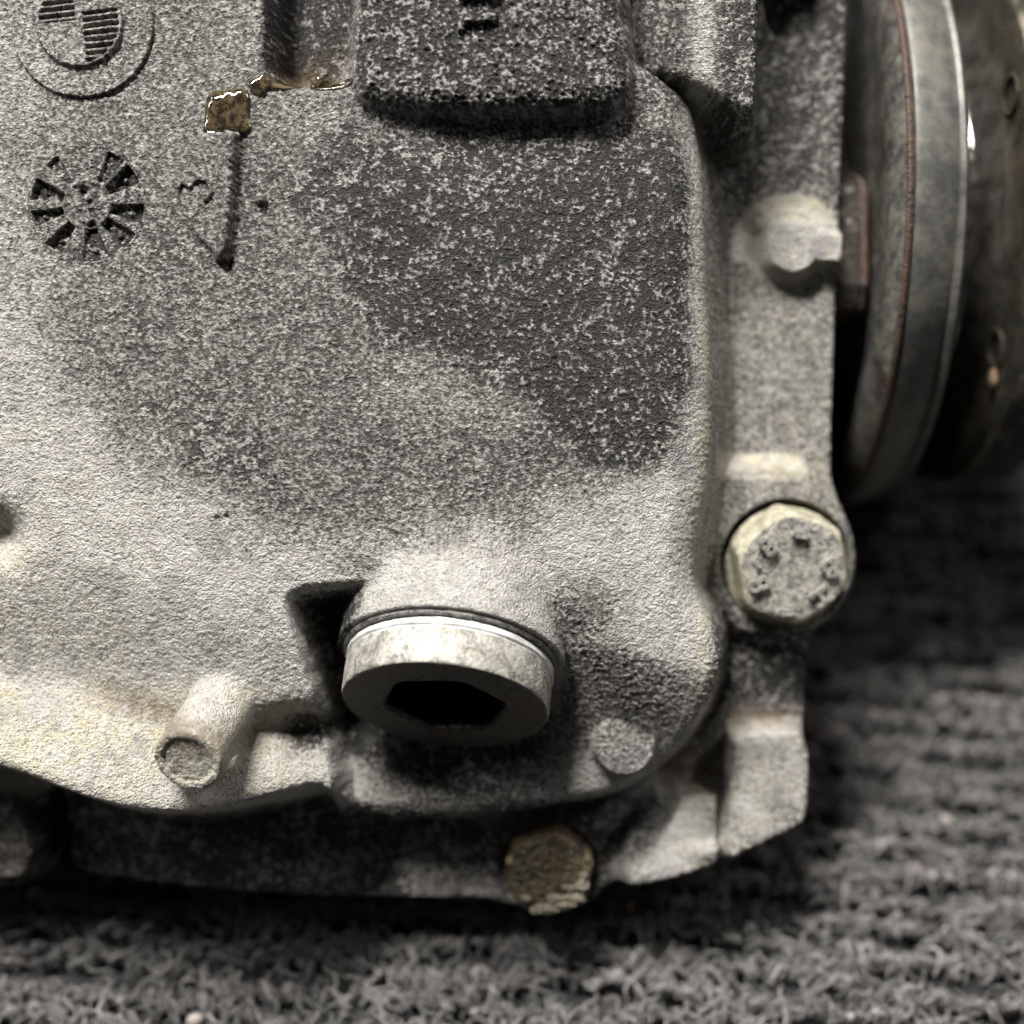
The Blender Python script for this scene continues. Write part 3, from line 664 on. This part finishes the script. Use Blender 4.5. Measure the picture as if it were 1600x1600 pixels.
# ------------------------------------------------------------------ CARPET
def carpet_material(name, loops):
    m, nt, nodes, links, b = newmat(name); q = NB(nt); co = q.obj()
    n1 = q.noise(co, U / 10, 3, .7); n2 = q.noise(co, U / 160, 3)
    if loops:
        a = nodes.new('ShaderNodeVertexColor'); a.layer_name = 'tint'
        col = q.mix(1.0, a.outputs[0], q.mix(n1, (.6, .6, .6, 1), (1.4, 1.4, 1.4, 1)), 'MULTIPLY')
    else: col = q.mix(n1, (.012, .012, .012, 1), (.03, .029, .028, 1))
    links.new(col, b.inputs['Base Color']); b.inputs['Roughness'].default_value = .75
    b.inputs['Sheen Weight'].default_value = .9 if loops else 0; b.inputs['Sheen Roughness'].default_value = .4
    b.inputs['Specular IOR Level'].default_value = .3
    links.new(q.bump(n1, 3 * S, .8), b.inputs['Normal'])
    return m
def plain(name, verts, faces, mat, kind, label=None, cat=None, smooth=False):
    o = link(name, verts, faces, mat, None, smooth, origin=(0, 0, 0)); o['kind'] = kind
    if label: o['label'] = label
    if cat: o['category'] = cat
    return o
M_BACK = carpet_material('carpet_backing', False); M_YARN = carpet_material('carpet_yarn', True)
gx = np.linspace(-.6, .8, 30); gy = np.linspace(-.3, 1.2, 30); gX, gY = np.meshgrid(gx, gy)
plain('carpet_floor', np.stack([gX, gY, 0 * gX - 34 * S], -1).reshape(-1, 3), gridfaces(30, 30), M_BACK, 'structure', 'dark backing of the grey ribbed carpet')

def strands(paths, radii, tints, sides=5):
    """paths (N,K,3) world units; returns one mesh of tubes"""
    N, K, _ = paths.shape
    tan = np.gradient(paths, axis=1); tan /= np.linalg.norm(tan, axis=2, keepdims=True) + 1e-9
    ref = np.array([.31, .2, .93]); a = np.cross(tan, ref); a /= np.linalg.norm(a, axis=2, keepdims=True) + 1e-9
    b = np.cross(tan, a); t = np.arange(sides) * 2 * np.pi / sides
    prof = np.sin(np.linspace(.22, math.pi - .22, K)) ** .5
    r = radii[:, None] * prof[None]
    v = paths[:, :, None, :] + r[:, :, None, None] * (np.cos(t)[None, None, :, None] * a[:, :, None, :] + np.sin(t)[None, None, :, None] * b[:, :, None, :])
    base = (np.arange(N) * K * sides)[:, None, None]; i = (np.arange(K - 1) * sides)[None, :, None]; j = np.arange(sides)[None, None]; k = (j + 1) % sides
    f = np.stack([base + i + j, base + i + k, base + i + sides + k, base + i + sides + j], -1).reshape(-1, 4)
    c = np.repeat(tints, K * sides, axis=0)
    return v.reshape(-1, 3), f, c
# loops stand in ribs that run almost parallel to the cover's lower edge
ROW, STEP = 56.0, 10.5
ang = math.radians(-6)
R2 = np.array([[math.cos(ang), -math.sin(ang)], [math.sin(ang), math.cos(ang)]])
P_, Rr, Tt = [], [], []
rg = np.random.default_rng(4)
ii, jj = np.meshgrid(np.arange(-120, 215), np.arange(-13, 52)); ii = ii.ravel(); jj = jj.ravel()
base = np.stack([ii * STEP + rg.normal(0, 5, ii.size), jj * ROW + rg.normal(0, 5, ii.size) + 9 * np.sin(ii * .13 + jj * 2.1)], -1) @ R2.T
base[:, 1] += -800 + 10 * np.sin(base[:, 0] / 170)
# world units: y of the floor under the cover frame point; keep only what the lens and a step aside can see
yw, xw = base[:, 1], base[:, 0]
near = (yw > -1150) & (yw < 1750) & (np.abs(xw - .12 * (yw + 500)) < 1050 + .42 * (yw + 600))
hid = (yw > 150) & (xw < 150)
base = base[near & ~hid]; N = len(base)
K = 7; s = np.linspace(0, 1, K)
L = rg.uniform(16, 36, N); Hh = rg.uniform(26, 48, N) ; az = rg.normal(0, .5, N) + ang
lean = rg.normal(0, 7, (N, 2))
x = (s[None] - .5) * L[:, None]; z = Hh[:, None] * np.sin(s[None] * math.pi) ** .8 - 30
off = 5 * np.sin(s[None] * 5 + rg.uniform(0, 6, N)[:, None])
px = base[:, 0:1] + x * np.cos(az)[:, None] - off * np.sin(az)[:, None] + lean[:, :1] * np.sin(s[None] * math.pi)
py = base[:, 1:2] + x * np.sin(az)[:, None] + off * np.cos(az)[:, None] + lean[:, 1:] * np.sin(s[None] * math.pi)
paths = np.stack([px, py, z], -1)
rad = rg.uniform(3.6, 8.0, N)
g = rg.lognormal(math.log(.066), .5, N)
tint = np.stack([g * 1.06, g * 1.0, g * .94], -1)
pk = rg.random(N) < .007; tint[pk] = np.array([.22, .18, .17]) * rg.uniform(.6, 1.2, (pk.sum(), 1))
va, fa, ca = strands(paths, rad, tint, 6)
# loose frizzy fibres over the loops, only near the lens where they show
nr = base[base[:, 1] < 400]; m2 = int(len(nr) * 1.5); b2 = nr[rg.integers(0, len(nr), m2)] + rg.normal(0, 14, (m2, 2))
K2 = 8; s2 = np.linspace(0, 1, K2)
az2 = rg.uniform(0, 6.28, m2); L2 = rg.uniform(25, 75, m2); ph = rg.uniform(0, 6.28, (m2, 1)); am = rg.uniform(4, 14, (m2, 1))
x = (s2[None] - .5) * L2[:, None]; o2 = am * np.sin(s2[None] * rg.uniform(3, 8, (m2, 1)) + ph)
z2 = -4 + rg.uniform(4, 26, (m2, 1)) * np.sin(s2[None] * math.pi) + 3 * np.sin(7 * s2[None] + ph)
p2 = np.stack([b2[:, :1] + x * np.cos(az2)[:, None] - o2 * np.sin(az2)[:, None], b2[:, 1:] + x * np.sin(az2)[:, None] + o2 * np.cos(az2)[:, None], z2], -1)
g2 = rg.lognormal(math.log(.12), .4, m2); t2 = np.stack([g2 * 1.03, g2, g2 * .96], -1)
vb, fb, cb = strands(p2, rg.uniform(1.0, 3.0, m2), np.clip(t2, 0, .7), 4)
V = np.concatenate([va, vb]) * S; Fq = np.concatenate([fa, fb + len(va)])
cp = plain('carpet_loops', V, Fq, M_YARN, 'stuff', 'grey looped ribbed carpet pile under the differential', 'carpet', True)
setattr_col(cp, 'tint', np.concatenate([ca, cb]))

# crumbs lying on the carpet
def floor_point(px_, py_):       # where the sight line through a point of the cover face meets the carpet
    d = Wv(px_ - 800, 800 - py_, 0) - camo.location; t = -(camo.location.z - 3 * S) / d.z
    return camo.location + d * t
def crumb(name, px_, py_, r, mat, label, cat, group=None, sd=0):
    c = floor_point(px_, py_); bm = bmesh.new(); bmesh.ops.create_icosphere(bm, subdivisions=2, radius=1)
    vs = np.array([x.co[:] for x in bm.verts]); fs = [[q.index for q in f.verts] for f in bm.faces]; bm.free()
    n = fbm(vs[:, 0] * 1.3 + sd, vs[:, 1] * 1.3 + vs[:, 2], 1)
    vs = vs * (1 + .5 * n)[:, None] * np.array([r, r * .8, r * .6]) * S
    o = link(name, vs + np.array(c) + np.array([0, 0, r * .4 * S]), fs, mat, None, label=label); o['category'] = cat
    if group: o['group'] = group
    return o
M_BLOB = metal('white_crumb', (.28, .25, .23), (.45, .41, .38), .6, 0, 10)
crumb('dirt_crumb', 981, 1416, 13, M_TANC, 'tan crumb on the carpet right of the crusted bolt', 'crumb', sd=1)
crumb('dirt_crumb', 305, 1594, 14, M_BLOB, 'pale yellow crumb on the carpet at the lower left edge', 'crumb', sd=2)
crumb('lint_crumb', 1478, 1282, 11, M_BLOB, 'pinkish white fleck on the carpet furthest from the lens', 'crumb', sd=3)
crumb('lint_crumb', 1455, 1370, 9, M_BLOB, 'white fleck on the carpet directly below the pinkish one', 'crumb', sd=4)
crumb('lint_crumb', 1326, 1588, 10, M_BLOB, 'small round white fleck on the carpet at the bottom edge', 'crumb', sd=5)
